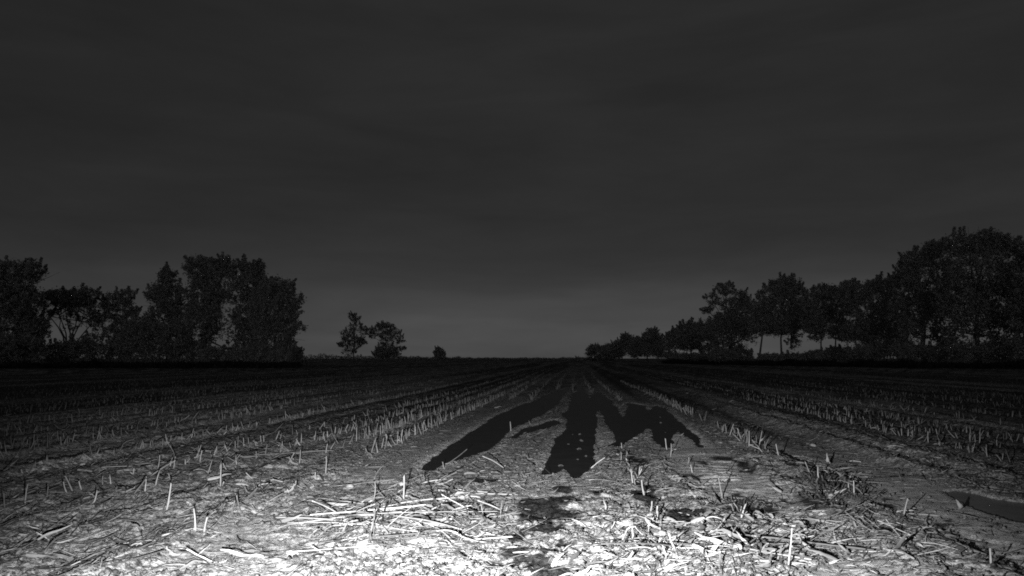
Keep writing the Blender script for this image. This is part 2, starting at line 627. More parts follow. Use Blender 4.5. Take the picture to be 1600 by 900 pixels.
# ------------------------------------------------------------------ trees
def leaf_cloud(clumps, size, n_per, rng):
    """many small leaf faces around the clump centres: clumps = [(centre, radius, tone)]"""
    C = np.array([c[0] for c in clumps]); Rr = np.array([c[1] for c in clumps]); T = np.array([c[2] for c in clumps])
    k = np.repeat(np.arange(len(C)), n_per)
    n = len(k)
    off = rng.normal(0, 0.5, (n, 3))
    P = C[k] + off * Rr[k][:, None] * np.array([1, 1, 0.8])
    a = rng.normal(0, 1, (n, 3)); a /= np.linalg.norm(a, axis=1)[:, None]
    b = rng.normal(0, 1, (n, 3)); b -= a * (a * b).sum(1)[:, None]; b /= np.linalg.norm(b, axis=1)[:, None]
    s = size * rng.uniform(0.55, 1.25, n)[:, None]
    V = np.stack([P - a * s, P - b * s * 0.55, P + a * s, P + b * s * 0.55], 1).reshape(-1, 3)
    Fq = np.arange(n * 4).reshape(-1, 4)
    tone = np.repeat(np.clip(T[k] * rng.uniform(0.75, 1.2, n), 0.3, 1.6), 4)
    return V, Fq, tone


def build_plant(name, label, cat, group, dist, base_px, lobes, stems=None, trunk_r=None, leaf=0.20, dens=1.0, seed=0, mat=None):
    """lobes: (px, py, rx, ry[, density]) outlines at the plant's own distance; stems: list of (px, py) polylines"""
    rng = np.random.default_rng(1000 + seed)
    k = dist / F
    b = at_dist(base_px, 560 + F * CAM_H / dist, dist)
    base = np.array([b[0], dist, ground_z(b[0], dist) if dist < 400 else 0.0])
    root = link(name, None, label=label, category=cat)
    if group:
        root['group'] = group
    root.empty_display_size = 0.5
    root.location = base
    clumps = []
    tops = []
    for lb in lobes:
        cx, cy, rx, ry = lb[:4]
        de = lb[4] if len(lb) > 4 else 1.0
        c = at_dist(cx, cy, dist)
        a, h = rx * k, ry * k
        dp = min(max(a, h) * 0.9, a * 1.6 + 0.5)
        c[1] += rng.uniform(-0.35, 0.35) * dp
        tops.append(c - base)
        cr = max(0.24, min(0.62, 0.25 * min(a, h) + 0.18)) * (1.0 if dist < 180 else 1.3)
        nc = int(max(10, 2.6 * dens * de * (a * h + a * dp + h * dp) / (cr * cr)))
        nc = min(nc, 420)
        q = rng.normal(0, 1, (nc, 3)); q /= np.linalg.norm(q, axis=1)[:, None]
        rr = rng.uniform(0.30, 1.0, nc) ** 0.5
        rr *= 1 + 0.17 * (rng.uniform(-1, 1, nc) ** 3)
        P = c - base + q * rr[:, None] * np.array([a, dp, h])
        for p in P:
            if p[2] < 0.15:
                p[2] = rng.uniform(0.1, 0.5)
            clumps.append((p, cr * rng.uniform(0.6, 1.35), rng.choice([0.88, 0.95, 1.0, 1.08])))
    # twig ends that stand out of the outline
    for lb, tp in zip(lobes, tops):
        a, h = lb[2] * k, lb[3] * k
        de = lb[4] if len(lb) > 4 else 1.0
        for _ in range(int(3 + 9 * de * min(1.0, (a * h) / 4))):
            q = rng.normal(0, 1, 3); q[2] = abs(q[2]) * 1.1 - 0.35; q /= np.linalg.norm(q)
            p = tp + q * np.array([a, min(max(a, h) * .9, a * 1.6 + .5), h]) * .93
            dr = q * .6 + np.array([0, 0, .75]) + rng.normal(0, .25, 3)
            dr /= np.linalg.norm(dr)
            ln = rng.uniform(.35, 1.25) * (1 if dist < 180 else 1.3) * min(1, h / 1.2)
            for f_ in (0, .3, .6, .85, 1.0):
                if p[2] + dr[2] * ln * f_ > 0.3:
                    clumps.append((p + dr * ln * f_, .34 * (1 - .75 * f_) + .05, 1.0))
    V, Fq, tone = leaf_cloud(clumps, leaf * (1 if dist < 180 else 1.4), 19, rng)
    crown = link('crown', mesh_from('crown', V, Fq, mat or M_LEAF, False, {'tone': tone}), root)
    # trunk and limbs
    TV, TF = [], []

    def add(path, radii, sides=7):
        v, f = tube_arrays(path, radii, sides)
        o = len(TV)
        TV.extend(v)
        TF.extend([tuple(i + o for i in q) for q in f])
    H = max(t[2] for t in tops)
    if trunk_r is None:
        trunk_r = 0.02 * H + 0.05
    if stems:
        for ln in stems:
            pts = [at_dist(px, py, dist) - base for px, py in ln]
            pts[0][2] = min(pts[0][2], -0.1)
            pts = np.array(pts)
            pts[1:, 1] += np.cumsum(rng.uniform(-0.5, 0.5, len(pts) - 1))
            r0 = trunk_r * (1.0 if len(stems) == 1 else 0.55)
            fine = []
            for i in range(len(pts) - 1):
                for q in (0, 0.5):
                    fine.append(pts[i] * (1 - q) + pts[i + 1] * q + rng.normal(0, r0 * 0.35, 3) * (1 if i + q > 0 else 0))
            fine.append(pts[-1])
            add(fine, np.linspace(r0, r0 * 0.22, len(fine)))
    else:
        n = 7
        top = np.array([rng.normal(0, 0.03) * H, rng.normal(0, 0.03) * H, H * 0.92])
        path = [top * (i / (n - 1)) + rng.normal(0, 0.012 * H, 3) * (0 < i < n - 1) for i in range(n)]
        path[0] = np.array([0, 0, -0.15])
        add(path, trunk_r * (1 - 0.85 * np.linspace(0, 1, n)) * np.array([1.35] + [1] * (n - 1)))
    # limbs run from the stem into each lobe and fork
    for tp in tops:
        h0 = max(0.25 * H, min(tp[2] * 0.62, 0.6 * H)) if H > 3 else 0.1
        st0 = np.array([tp[0] * 0.05, 0, h0])
        if stems:
            ln = stems[rng.integers(len(stems))]
            e = at_dist(ln[-1][0], ln[-1][1], dist) - base
            st0 = e * rng.uniform(0.7, 1.0)
        mid = (st0 + tp) / 2 + rng.normal(0, 0.05, 3) * H * 0.4
        lr = trunk_r * 0.42
        add([st0, mid, tp], [lr, lr * 0.6, lr * 0.2], 5)
        for _ in range(4):
            e = tp + rng.normal(0, 1, 3) * np.array([1, 1, 0.8]) * 0.07 * H
            add([mid + (tp - mid) * rng.uniform(0, .8), e], [lr * 0.35, lr * 0.08], 4)
    link('trunk', mesh_from('trunk', TV, TF, M_BARK, True), root)
    return root


GL = 'trees of the grove left of the open horizon'
GR = 'trees of the row right of the open horizon'
TREES = [
    # name, label, category, group, dist, base px, lobes, kwargs
    ('leafy_tree', 'tall dense tree at the outer end of the left grove', 'tree', GL, 112, 22,
     [(15, 425, 26, 20), (54, 424, 12, 17), (8, 465, 40, 34), (42, 468, 24, 34), (15, 512, 48, 34), (48, 520, 24, 26), (-25, 450, 40, 45), (20, 550, 40, 20)], {}),
    ('vase_shaped_tree', 'vase shaped tree with fanned bare stems and sky showing between them', 'tree', GL, 122, 108,
     [(93, 463, 20, 11, .8), (134, 461, 20, 13, .8), (76, 468, 11, 14, .7), (112, 472, 30, 9, .5), (148, 480, 12, 12, .4), (72, 494, 9, 12, .3), (96, 488, 18, 9, .18), (130, 488, 18, 10, .2), (150, 502, 12, 12, .3), (120, 506, 26, 12, .10)],
     dict(stems=[[(106, 572), (98, 525), (82, 498), (70, 478)], [(107, 572), (102, 520), (94, 495), (86, 466)], [(108, 572), (109, 520), (104, 494), (103, 464)], [(110, 572), (113, 522), (120, 494), (122, 462)], [(111, 572), (117, 526), (132, 500), (140, 466)], [(112, 572), (122, 530), (142, 506), (152, 480)], [(107, 572), (100, 530), (92, 510), (92, 488)]], trunk_r=.26)),
    ('loose_tree', 'small loose two-peaked tree between the fanned tree and the narrow one', 'tree', GL, 124, 187,
     [(174, 470, 12, 14, .7), (199, 466, 12, 13, .7), (186, 487, 26, 16, .6), (168, 500, 16, 14, .45), (206, 500, 14, 12, .45), (188, 515, 20, 14, .5)], {}),
    ('leafy_tree', 'narrow tree with a pointed top beside the tallest crown of the left grove', 'tree', GL, 119, 262,
     [(262, 432, 14, 12), (248, 456, 19, 15, .8), (268, 465, 20, 26), (258, 500, 26, 28), (238, 464, 10, 8, .6), (284, 500, 14, 30, .5)], {}),
    ('leafy_tree', 'broad flat topped tree, tallest of the left grove, with a sky gap low down', 'tree', GL, 116, 322,
     [(318, 420, 26, 17), (350, 416, 22, 14), (314, 460, 26, 42), (350, 446, 24, 26), (312, 515, 22, 44), (334, 490, 14, 40, .7), (300, 408, 8, 7, .7), (360, 500, 14, 40, .16), (366, 545, 12, 14, .4)], {}),
    ('leafy_tree', 'two-pronged tree between the flat topped tree and the rounded one', 'tree', GL, 118, 392,
     [(382, 416, 7, 11), (403, 418, 9, 12), (392, 448, 20, 32), (388, 495, 18, 40), (396, 530, 22, 36), (408, 470, 14, 40)], {}),
    ('rounded_tree', 'rounded tree with loose sprays at the inner end of the left grove', 'tree', GL, 113, 426,
     [(435, 450, 24, 15), (424, 486, 30, 42), (442, 480, 22, 30), (428, 530, 26, 34), (460, 474, 14, 18, .35), (466, 514, 12, 9, .3), (452, 500, 18, 20, .5), (446, 540, 12, 18, .8)], {}),
    ('lone_tree', 'sparse lone tree with tiered branches standing on the horizon', 'tree', 'two lone trees on the horizon', 335, 552,
     [(550, 493, 5, 4, .8), (556, 500, 7, 5, .8), (556, 511, 14, 6, .7), (543, 521, 12, 6, .7), (569, 519, 8, 6, .7), (552, 530, 18, 5, .8), (536, 538, 9, 4, .8), (565, 535, 9, 4, .7), (545, 550, 12, 6, .6), (553, 541, 10, 5, .5)], dict(dens=.55, trunk_r=.34)),
    ('lone_tree', 'lone umbrella shaped tree with a thick bushy base on the horizon', 'tree', 'two lone trees on the horizon', 340, 605,
     [(604, 509, 15, 5, .8), (590, 518, 12, 6, .7), (617, 518, 12, 6, .7), (625, 532, 7, 8, .6), (582, 525, 6, 5, .5), (606, 526, 15, 9, .8), (628, 545, 6, 4, .5), (603, 546, 17, 12, 1.1), (596, 553, 14, 7, 1.1), (614, 552, 12, 8, 1)], dict(dens=.7, trunk_r=.34)),
    # right row, far end first
    ('low_tree', 'lowest tree at the far end of the right row', 'tree', GR, 420, 937, [(938, 549, 20, 10), (922, 550, 8, 9), (952, 548, 14, 11), (930, 544, 9, 6), (960, 553, 14, 8)], {}),
    ('low_tree', 'second small tree from the far end of the right row', 'tree', GR, 340, 972, [(968, 543, 16, 13), (982, 537, 16, 13), (960, 549, 12, 10), (992, 542, 16, 16), (978, 526, 8, 5, .7), (952, 551, 14, 9)], {}),
    ('low_tree', 'dome topped small tree where the right row begins to rise', 'tree', GR, 280, 1012, [(1015, 527, 14, 12), (1002, 540, 18, 14), (1026, 536, 13, 16), (1016, 545, 20, 13), (1020, 518, 8, 6), (1036, 548, 16, 12), (994, 548, 14, 11)], {}),
    ('leafy_tree', 'mid-sized tree below the open headed tree of the right row', 'tree', GR, 215, 1080,
     [(1076, 514, 20, 13), (1056, 525, 12, 9), (1094, 518, 18, 17), (1078, 528, 26, 14), (1056, 538, 14, 12, .8), (1100, 534, 20, 16, .9), (1046, 532, 9, 9, .8), (1076, 540, 18, 7, .5), (1108, 548, 18, 10, .6)], {}),
    ('open_headed_tree', 'tree with an open gappy head rising above its neighbours in the right row', 'tree', GR, 172, 1143,
     [(1133, 452, 15, 10, .8), (1112, 468, 14, 10, .45), (1156, 463, 13, 11, .7), (1142, 476, 22, 12, .6), (1104, 484, 9, 6, .5), (1142, 504, 30, 18), (1130, 522, 30, 18), (1160, 496, 20, 34), (1124, 508, 20, 16), (1168, 520, 16, 18, .7), (1140, 545, 26, 12, .6)], {}),
    ('domed_tree', 'domed tree on two bare trunks with sky showing under its crown', 'tree', GR, 152, 1204,
     [(1224, 448, 26, 15), (1202, 461, 20, 16), (1244, 462, 18, 20), (1220, 486, 38, 30), (1190, 496, 24, 26), (1250, 500, 22, 24), (1232, 450, 10, 18), (1180, 515, 14, 12, .5), (1240, 534, 9, 12, .5), (1222, 512, 30, 12)],
     dict(stems=[[(1189, 574), (1190, 530), (1200, 470)], [(1222, 574), (1221, 530), (1226, 460)]], trunk_r=.5)),
    ('leafy_tree', 'even topped tree next to the domed one in the right row', 'tree', GR, 142, 1284,
     [(1288, 457, 20, 12), (1278, 486, 24, 28), (1310, 474, 22, 28), (1296, 506, 36, 18), (1266, 490, 14, 26), (1274, 524, 12, 10, .5), (1312, 524, 18, 8, .5), (1322, 446, 8, 7, .6)],
     dict(stems=[[(1284, 574), (1284, 535), (1290, 470)], [(1304, 574), (1305, 535), (1308, 470)]], trunk_r=.4)),
    ('leafy_tree', 'broad even topped tree at the foot of the great crown', 'tree', GR, 132, 1362,
     [(1342, 454, 22, 15), (1380, 447, 22, 13), (1358, 486, 36, 36), (1388, 494, 28, 40), (1342, 518, 26, 14), (1376, 530, 34, 18), (1398, 440, 10, 8, .7), (1336, 524, 18, 12, .6), (1326, 470, 14, 22)], {}),
    ('great_tree', 'great tree with a stepped shoulder sloping down to the even row', 'tree', GR, 116, 1446,
     [(1428, 408, 18, 18), (1456, 392, 20, 14), (1418, 436, 16, 26), (1452, 436, 36, 42), (1432, 484, 36, 24), (1470, 480, 24, 30, .8), (1412, 412, 8, 6, .6), (1456, 520, 22, 24, .2), (1424, 520, 16, 26, .7), (1478, 525, 16, 24, .6)], {}),
    ('great_tree', 'highest crown of the right row, broad and dense', 'tree', GR, 107, 1530,
     [(1498, 384, 24, 18), (1540, 376, 30, 15), (1574, 383, 18, 13), (1526, 426, 52, 46), (1492, 466, 30, 36), (1556, 470, 40, 40), (1526, 500, 40, 24, .7), (1496, 520, 18, 24, .25), (1540, 524, 26, 18, .22), (1568, 520, 20, 26, .6)], {}),
    ('great_tree', 'dense tree at the outer end of the right row cut by the frame', 'tree', GR, 100, 1622,
     [(1612, 394, 26, 20), (1622, 440, 44, 50), (1602, 486, 30, 40), (1640, 500, 40, 50), (1600, 520, 20, 24, .5), (1680, 450, 50, 60)], {}),
]
for i, (nm, lb, ct, gr, di, bp, lobes, kw) in enumerate(TREES):
    build_plant(nm, lb, ct, gr, di, bp, lobes, seed=i if i != 18 else 57, **kw)

BUSHES = [
    ('dense bush under the outermost tree of the left grove', 108, 30, [(30, 548, 40, 24), (0, 552, 30, 20)]),
    ('low bush below the fanned bare stems', 116, 108, [(95, 553, 30, 18), (125, 550, 28, 20)]),
    ('bush under the small two-peaked tree', 118, 172, [(165, 540, 26, 26), (190, 536, 22, 28)]),
    ('tall bush merging into the narrow pointed tree', 114, 230, [(225, 522, 24, 30), (212, 545, 26, 24), (240, 540, 20, 28)]),
    ('bush at the foot of the narrow pointed tree', 113, 276, [(272, 530, 24, 34), (284, 552, 20, 18)]),
    ('low bush closing the foot of the sky gap in the left grove', 112, 345, [(330, 556, 22, 14), (362, 560, 20, 10)]),
    ('small bush at the inner foot of the left grove', 111, 405, [(396, 556, 26, 16), (432, 560, 22, 12)]),
    ('round shrub standing alone just off the left grove', 165, 465, [(464, 551, 9, 8), (462, 556, 9, 7)]),
    ('small round shrub alone on the open horizon', 350, 688, [(687, 550, 7, 6), (688, 555, 9, 5), (684, 547, 4, 4)]),
    ('low bush under the mid-sized tree of the right row', 205, 1070, [(1060, 558, 20, 7), (1098, 559, 22, 6)]),
    ('low bush under the open headed tree', 165, 1140, [(1130, 556, 22, 9), (1160, 555, 20, 10)]),
    ('low bush between the two bare trunks of the domed tree', 150, 1210, [(1205, 560, 22, 7), (1240, 560, 22, 7)]),
    ('low bush below the even topped tree of the right row', 140, 1290, [(1275, 556, 24, 8), (1315, 553, 26, 10)]),
    ('bush under the broad even topped tree', 126, 1365, [(1350, 552, 28, 12), (1392, 548, 26, 15)]),
    ('bush under the stepped shoulder of the great tree', 114, 1440, [(1430, 550, 30, 14), (1468, 551, 28, 12)]),
    ('bush under the highest crown', 106, 1530, [(1510, 550, 30, 13), (1556, 548, 28, 15)]),
    ('bush at the outer end of the right row', 100, 1600, [(1595, 547, 28, 18), (1635, 545, 30, 20)]),
]
for i, (lb, di, bp, lobes) in enumerate(BUSHES):
    build_plant('bush', lb, 'bush', 'bushes under and beside the trees', di, bp, lobes, seed=200 + i, trunk_r=0.07)


# rough weeds along the field margin, the shade under both tree lines painted into their colour, and the low hedge on the horizon: nobody could count them
def margin(name, label, spans, mat, n, size, hgt):
    P, T = [], []
    rng = np.random.default_rng(hash(name) % 1000 if False else len(name))
    for (x0, d0, x1, d1, h) in spans:
        a, b = at_dist(x0, 560, d0), at_dist(x1, 560, d1)
        ln = np.hypot(b[0] - a[0], b[1] - a[1])
        k = int(n * ln)
        u = rng.uniform(0, 1, k)
        x = a[0] + (b[0] - a[0]) * u + rng.normal(0, 0.6, k)
        y = a[1] + (b[1] - a[1]) * u + rng.uniform(-1.8, 1.8, k)
        hh = h * (0.25 + 1.3 * fbm(x * 0.22, y * 0.22, 3, 5))
        P.append(np.stack([x, y, hh * rng.uniform(0.0, 1.0, k) ** 0.8], 1))
    P = np.concatenate(P)
    k = len(P)
    a = rng.normal(0, .5, (k, 3)); a[:, 2] += 1.0; a /= np.linalg.norm(a, axis=1)[:, None]
    b = np.cross(a, rng.normal(0, 1, (k, 3))); b /= np.linalg.norm(b, axis=1)[:, None]
    s = size * rng.uniform(.6, 1.4, k)[:, None]
    V = np.stack([P - b * s * .3, P + b * s * .3, P + a * s], 1).reshape(-1, 3)
    me = mesh_from(name, V, np.arange(k * 3).reshape(-1, 3), mat, False, {'tone': np.repeat(rng.uniform(.6, 1.3, k), 3)})
    link(name, me, kind='stuff', label=label)


margin('field_margin_weeds', 'rough margin weeds coloured dark for the shade under the trees',
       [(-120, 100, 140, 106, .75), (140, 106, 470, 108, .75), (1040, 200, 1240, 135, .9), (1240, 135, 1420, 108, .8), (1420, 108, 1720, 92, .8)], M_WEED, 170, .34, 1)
margin('horizon_hedge', 'thin dark hedge along the open horizon',
       [(470, 520, 530, 520, 3.2), (530, 520, 650, 560, 2.9), (650, 560, 720, 600, 2.3), (720, 800, 925, 800, 1.9), (900, 430, 960, 430, 2.2)], M_LEAF, 26, 1.0, 1)


# ------------------------------------------------------------------ maize stubs, stalks and leaves
def ordinal(n):
    ones = ['', 'first', 'second', 'third', 'fourth', 'fifth', 'sixth', 'seventh', 'eighth', 'ninth', 'tenth', 'eleventh', 'twelfth',
            'thirteenth', 'fourteenth', 'fifteenth', 'sixteenth', 'seventeenth', 'eighteenth', 'nineteenth']
    card = {2: 'twenty', 3: 'thirty', 4: 'forty', 5: 'fifty', 6: 'sixty', 7: 'seventy', 8: 'eighty', 9: 'ninety'}
    tens = {2: 'twentieth', 3: 'thirtieth', 4: 'fortieth', 5: 'fiftieth', 6: 'sixtieth', 7: 'seventieth', 8: 'eightieth', 9: 'ninetieth'}
    if n < 20:
        return ones[n]
    if n % 10 == 0:
        return tens[n // 10]
    return card[n // 10] + '-' + ones[n % 10]


def stalk_arrays(rng, length, r, bend, sides=6, rings=7, knots=True, split=True):
    """a cut maize stalk along +Z with swollen joints and a ragged end"""
    path, rad = [], []
    ph = rng.uniform(0, 6.28)
    for i in range(rings):
        q = i / (rings - 1)
        off = bend * length * math.sin(q * math.pi) * 0.5
        path.append((off * math.cos(ph) + rng.normal(0, r * .15), off * math.sin(ph) + rng.normal(0, r * .15), q * length))
        rad.append(r * (1 - 0.28 * q) * (1.22 if knots and i % 2 == 1 else 1.0))
    V, Fc = tube_arrays(path, rad, sides)
    V = np.array(V)
    if split:
        top = V[-sides:]
        top[:, 2] += rng.uniform(-1.0, 2.2, sides) * r
        V[-sides:] = top
    return V, Fc


def leaf_arrays(rng, length, width, curl):
    """a dry maize leaf: a channelled, twisted ribbon with thickness"""
    n = 7
    V = []
    p = np.array([0.0, 0.0, 0.0])
    pitch = rng.uniform(-.3, .3)
    yaw = 0.0
    tw = rng.uniform(-1.2, 1.2)
    for i in range(n):
        q = i / (n - 1)
        wv = width * (0.55 + 0.9 * math.sin(min(1, q * 1.2 + .18) * math.pi * .82)) * (1 - 0.72 * q ** 2)
        d = np.array([math.sin(yaw) * math.cos(pitch), math.sin(pitch), math.cos(yaw) * math.cos(pitch)])
        a = np.array([math.cos(tw), math.sin(tw), 0.0])
        a = a - d * a.dot(d); a /= np.linalg.norm(a)
        nn = np.cross(d, a)
        V += [p - a * wv / 2 + nn * wv * .22, p, p + a * wv / 2 + nn * wv * .22]
        p = p + d * length / (n - 1)
        pitch += rng.normal(0, curl)
        yaw += rng.normal(0, curl * .6)
        tw += rng.normal(0, curl * 1.2)
    Fc = []
    for i in range(n - 1):
        for k in range(2):
            a0 = i * 3 + k
            Fc.append((a0, a0 + 1, a0 + 4, a0 + 3))
    return np.array(V), Fc


STUB_A = [stalk_arrays(rnd_, 1.0, 0.05, .06, 6, 4) for rnd_ in [np.random.default_rng(300 + i) for i in range(8)]]
STALK_A = [stalk_arrays(np.random.default_rng(400 + i), 1.0, 0.016, [0.05, .10, .18, .07, .14, .12][i % 6], 7, 8) for i in range(12)]
LEAF_A = [leaf_arrays(np.random.default_rng(500 + i), 1.0, [.10, .14, .08, .18][i % 4], [.25, .45, .7, .35][i % 4]) for i in range(14)]
STUB_M = [mesh_from('maize_stub', v, f, M_STRAW) for v, f in STUB_A]
STALK_M = [mesh_from('maize_stalk', v, f, M_STRAW) for v, f in STALK_A]
LEAF_M = [mesh_from('maize_leaf', v, f, M_STRAW) for v, f in LEAF_A]


def rot_from_dir(d, roll):
    """3x3 with +Z along d, rolled about it"""
    d = np.asarray(d, float); d = d / np.linalg.norm(d)
    h = np.array([1.0, 0, 0]) if abs(d[0]) < 0.9 else np.array([0, 1.0, 0])
    a = np.cross(h, d); a /= np.linalg.norm(a)
    b = np.cross(d, a)
    c, s = math.cos(roll), math.sin(roll)
    return np.stack([a * c + b * s, -a * s + b * c, d], 1)


def pose(o, loc, Rm, sx, sz):
    import mathutils
    M = np.eye(4)
    M[:3, :3] = Rm * np.array([sx, sx, sz])[None, :]
    M[:3, 3] = loc
    o.matrix_world = mathutils.Matrix(M.tolist())


# -- stubs in rows -------------------------------------------------------
ROWS = []                                  # (across, from, to, keep chance, height, row phrase)
for k in range(60):
    t = -3.15 - 0.75 * k
    if k % 5 == 4:
        continue
    if abs(t + 7.6) < .45:
        continue
    ROWS.append((t, 5.0, 105.0, 0.95 if k < 2 else 0.85, 0.18 if k < 2 else .145, 'left', k))
ROWS.append((2.5, 11.5, 45.0, 0.9, 0.19, 'right', 0))
for k in range(55):
    t = 4.75 + 0.75 * k
    if k % 4 == 0:
        continue
    if abs(t - 9.4) < .45:
        continue
    ROWS.append((t, 6.0, 105.0, 0.72, 0.135, 'right', k + 1))
ROWS.append((0.42, 5.0, 16.0, 0.34, 0.12, 'mid', 0))
ROWS.append((-1.55, 12.5, 24.0, 0.8, 0.24, 'mid', 1))
for t_mid in (-2.4, -1.65, -0.9, -0.15, 0.6, 1.35):
    ROWS.append((t_mid, 25.0, 105.0, 0.75, 0.18, 'mid', 1))
ROWS.append((1.2, 5.2, 12.0, 0.14, 0.20, 'mid', 2))
ROWS.append((-1.9, 5.0, 10.0, 0.2, 0.2, 'mid', 3))
ROWS.append((2.6, 5.0, 11.5, 0.13, 0.14, 'mid', 4))
stubs = []
for ri, (t, s0, s1, keep, hh, side, k) in enumerate(ROWS):
    s = s0
    while s < s1:
        s += (0.095 if s < 30 else 0.14 if s < 45 else 0.30 if s < 70 else 0.5) * rnd.uniform(.75, 1.3)
        broken = math.sin(s * .37 + ri * 1.7) + math.sin(s * .11 + ri * 2.9)
        kp = keep * (1.0 if broken > -0.8 else 0.25)
        if side == 'left' and s < 11.5 and k < 3:
            kp *= 0.40
        if side == 'left' and s < 9:
            kp *= 0.55
        if rnd.random() > kp:
            continue
        x, y = from_st(s, t + rnd.gauss(0, .045) + 0.25 * math.sin(s * .05 + ri * .02))
        if y < 4.4 or abs(x) > 0.80 * y + 1:
            continue
        lean = abs(rnd.gauss(0, (14 if side == 'left' and k < 2 else 20) if s > 9 else 24))
        if rnd.random() < (.10 if s > 12 else .3):
            lean = rnd.uniform(35, 72)
        stubs.append([x, y, hh * (1 - .3 * min(1, max(0, (s - 18) / 20))) * rnd.uniform(.6, 1.3) * (.7 if rnd.random() < .25 else 1), lean, rnd.uniform(0, 360), rnd.uniform(.06, .21), ri, s])
A = np.array([[q[0], q[1]] for q in stubs])
z, sd, wh, sm = terrain(A[:, 0], A[:, 1], True)
for q, zz, dd in zip(stubs, z, sd):
    q.append(zz)
    q.append(dd)
stubs = [q for q in stubs if q[9] > 0.02]


def in_view(x, y, zz=0.1):
    px, py = to_px(x, y, zz)
    return 4 < px < 1596 and py < 896


vis = [q for q in stubs if in_view(q[0], q[1], q[8] + q[2] * .5)]
vis.sort(key=lambda q: q[1])
near_ids = set(id(q) for q in vis[:290])


def stub_dir(q):
    le, az = R(q[3]), R(q[4])
    return np.array([math.sin(le) * math.cos(az), math.sin(le) * math.sin(az), math.cos(le)])


by_row = {}
for q in vis[:290]:
    by_row.setdefault(q[6], []).append(q)
MIDP = ['in the sparse line running up the middle', 'in the short row between the water arms', 'in the ragged line beside the treads',
        'near the straw heap', 'in the broken row by the right litter']
used_rows = {'left': 0, 'right': 0}
for ri in sorted(by_row, key=lambda r: (ROWS[r][5], ROWS[r][6])):
    side, k = ROWS[ri][5], ROWS[ri][6]
    if side == 'mid':
        rp = MIDP[k]
    else:
        rp = 'of the %s row %s of the water' % (ordinal(k + 1), side)
    for n, q in enumerate(sorted(by_row[ri], key=lambda q: q[7])):
        d = stub_dir(q)
        if q[3] > 34:
            ad = 'flattened' if q[3] > 55 else 'slanting'
        elif q[2] < .19:
            ad = 'short'
        else:
            ad = 'upright'
        m = rnd.randrange(len(STUB_M))
        o = link('maize_stub', STUB_M[m], label='%s maize stub, %s from the near end %s' % (ad, ordinal(n + 1), rp), category='stub',
                 group='maize stubs left standing in rows')
        th = rnd.uniform(.11, .18)
        pose(o, (q[0], q[1], q[8] - .015), rot_from_dir(d, rnd.uniform(0, 6.28)), th, q[2] + .015)
        g = q[5]
        o.color = (g, g, g, 1)
        if rnd.random() < .5:                       # a torn leaf sheath still hangs on the stub
            sh = link('leaf_sheath', LEAF_M[rnd.randrange(len(LEAF_M))], o)
            sh.location = (0, 0, rnd.uniform(.1, .75))
            sh.rotation_euler = (rnd.uniform(.5, 2.4), 0, rnd.uniform(0, 6.28))
            sw = rnd.uniform(.3, .75)
            sh.scale = (sw * .9, sw * .9, sw)
            g2 = g * rnd.uniform(.8, 1.4)
            sh.color = (g2, g2, g2, 1)


def merge(parts):
    """parts: (V, F, tone) -> one set of arrays"""
    Vs, Fs, Ts = [], [], []
    o = 0
    for v, f, tone in parts:
        Vs.append(v)
        Fs.extend([tuple(i + o for i in q) for q in f])
        Ts.append(np.full(len(v), tone))
        o += len(v)
    return np.concatenate(Vs), Fs, np.concatenate(Ts)


def batch(name, label, lib, items, mat):
    """items per library shape: matrices (n,3,3) and places (n,3) and tones, all merged into one stuff object"""
    Vs, Ls, LT, Ts = [], [], [], []
    o = 0
    for li, (v, f) in enumerate(lib):
        sel = items[li]
        if not sel:
            continue
        Ms = np.array([q[0] for q in sel]); Ps = np.array([q[1] for q in sel]); To = np.array([q[2] for q in sel])
        W = np.einsum('nij,vj->nvi', Ms, np.asarray(v)) + Ps[:, None, :]
        nv = len(v)
        n = len(sel)
        lt = np.array([len(q) for q in f]); fl = np.array([i for q in f for i in q])
        Ls.append((fl[None, :] + (o + np.arange(n) * nv)[:, None]).ravel())
        LT.append(np.tile(lt, n))
        Vs.append(W.reshape(-1, 3))
        Ts.append(np.repeat(To, nv))
        o += n * nv
    V = np.concatenate(Vs).astype(np.float32); L = np.concatenate(Ls).astype(np.int32); LT = np.concatenate(LT).astype(np.int32)
    me = bpy.data.meshes.new(name)
    me.vertices.add(len(V)); me.vertices.foreach_set('co', V.ravel())
    me.loops.add(len(L)); me.loops.foreach_set('vertex_index', L)
    me.polygons.add(len(LT))
    me.polygons.foreach_set('loop_start', np.concatenate([[0], np.cumsum(LT)[:-1]]).astype(np.int32))
    me.polygons.foreach_set('loop_total', LT)
    a = me.attributes.new('tone', 'FLOAT', 'POINT'); a.data.foreach_set('value', np.concatenate(Ts).astype(np.float32))
    me.update(); me.validate(); me.materials.append(mat)
    link(name, me, kind='stuff', label=label)


far_lib = [tube_arrays([(0, 0, 0), (0.02, .01, 1)], [0.05, 0.042], 4) for _ in range(1)]
far_lib = [(np.array(v), f[:-2] + f[-1:]) for v, f in far_lib]
items = [[]]
for q in stubs:
    if id(q) in near_ids:
        continue
    th = rnd.uniform(.15, .23) * (1 if q[1] < 40 else 1.25)
    Rm = rot_from_dir(stub_dir(q), rnd.uniform(0, 6)) * np.array([th, th, q[2]])[None, :]
    items[0].append((Rm, (q[0], q[1], q[8] - .01), q[5]))
batch('distant_stubble', 'rows of maize stubble receding across the field', far_lib, items, M_CHAFF)

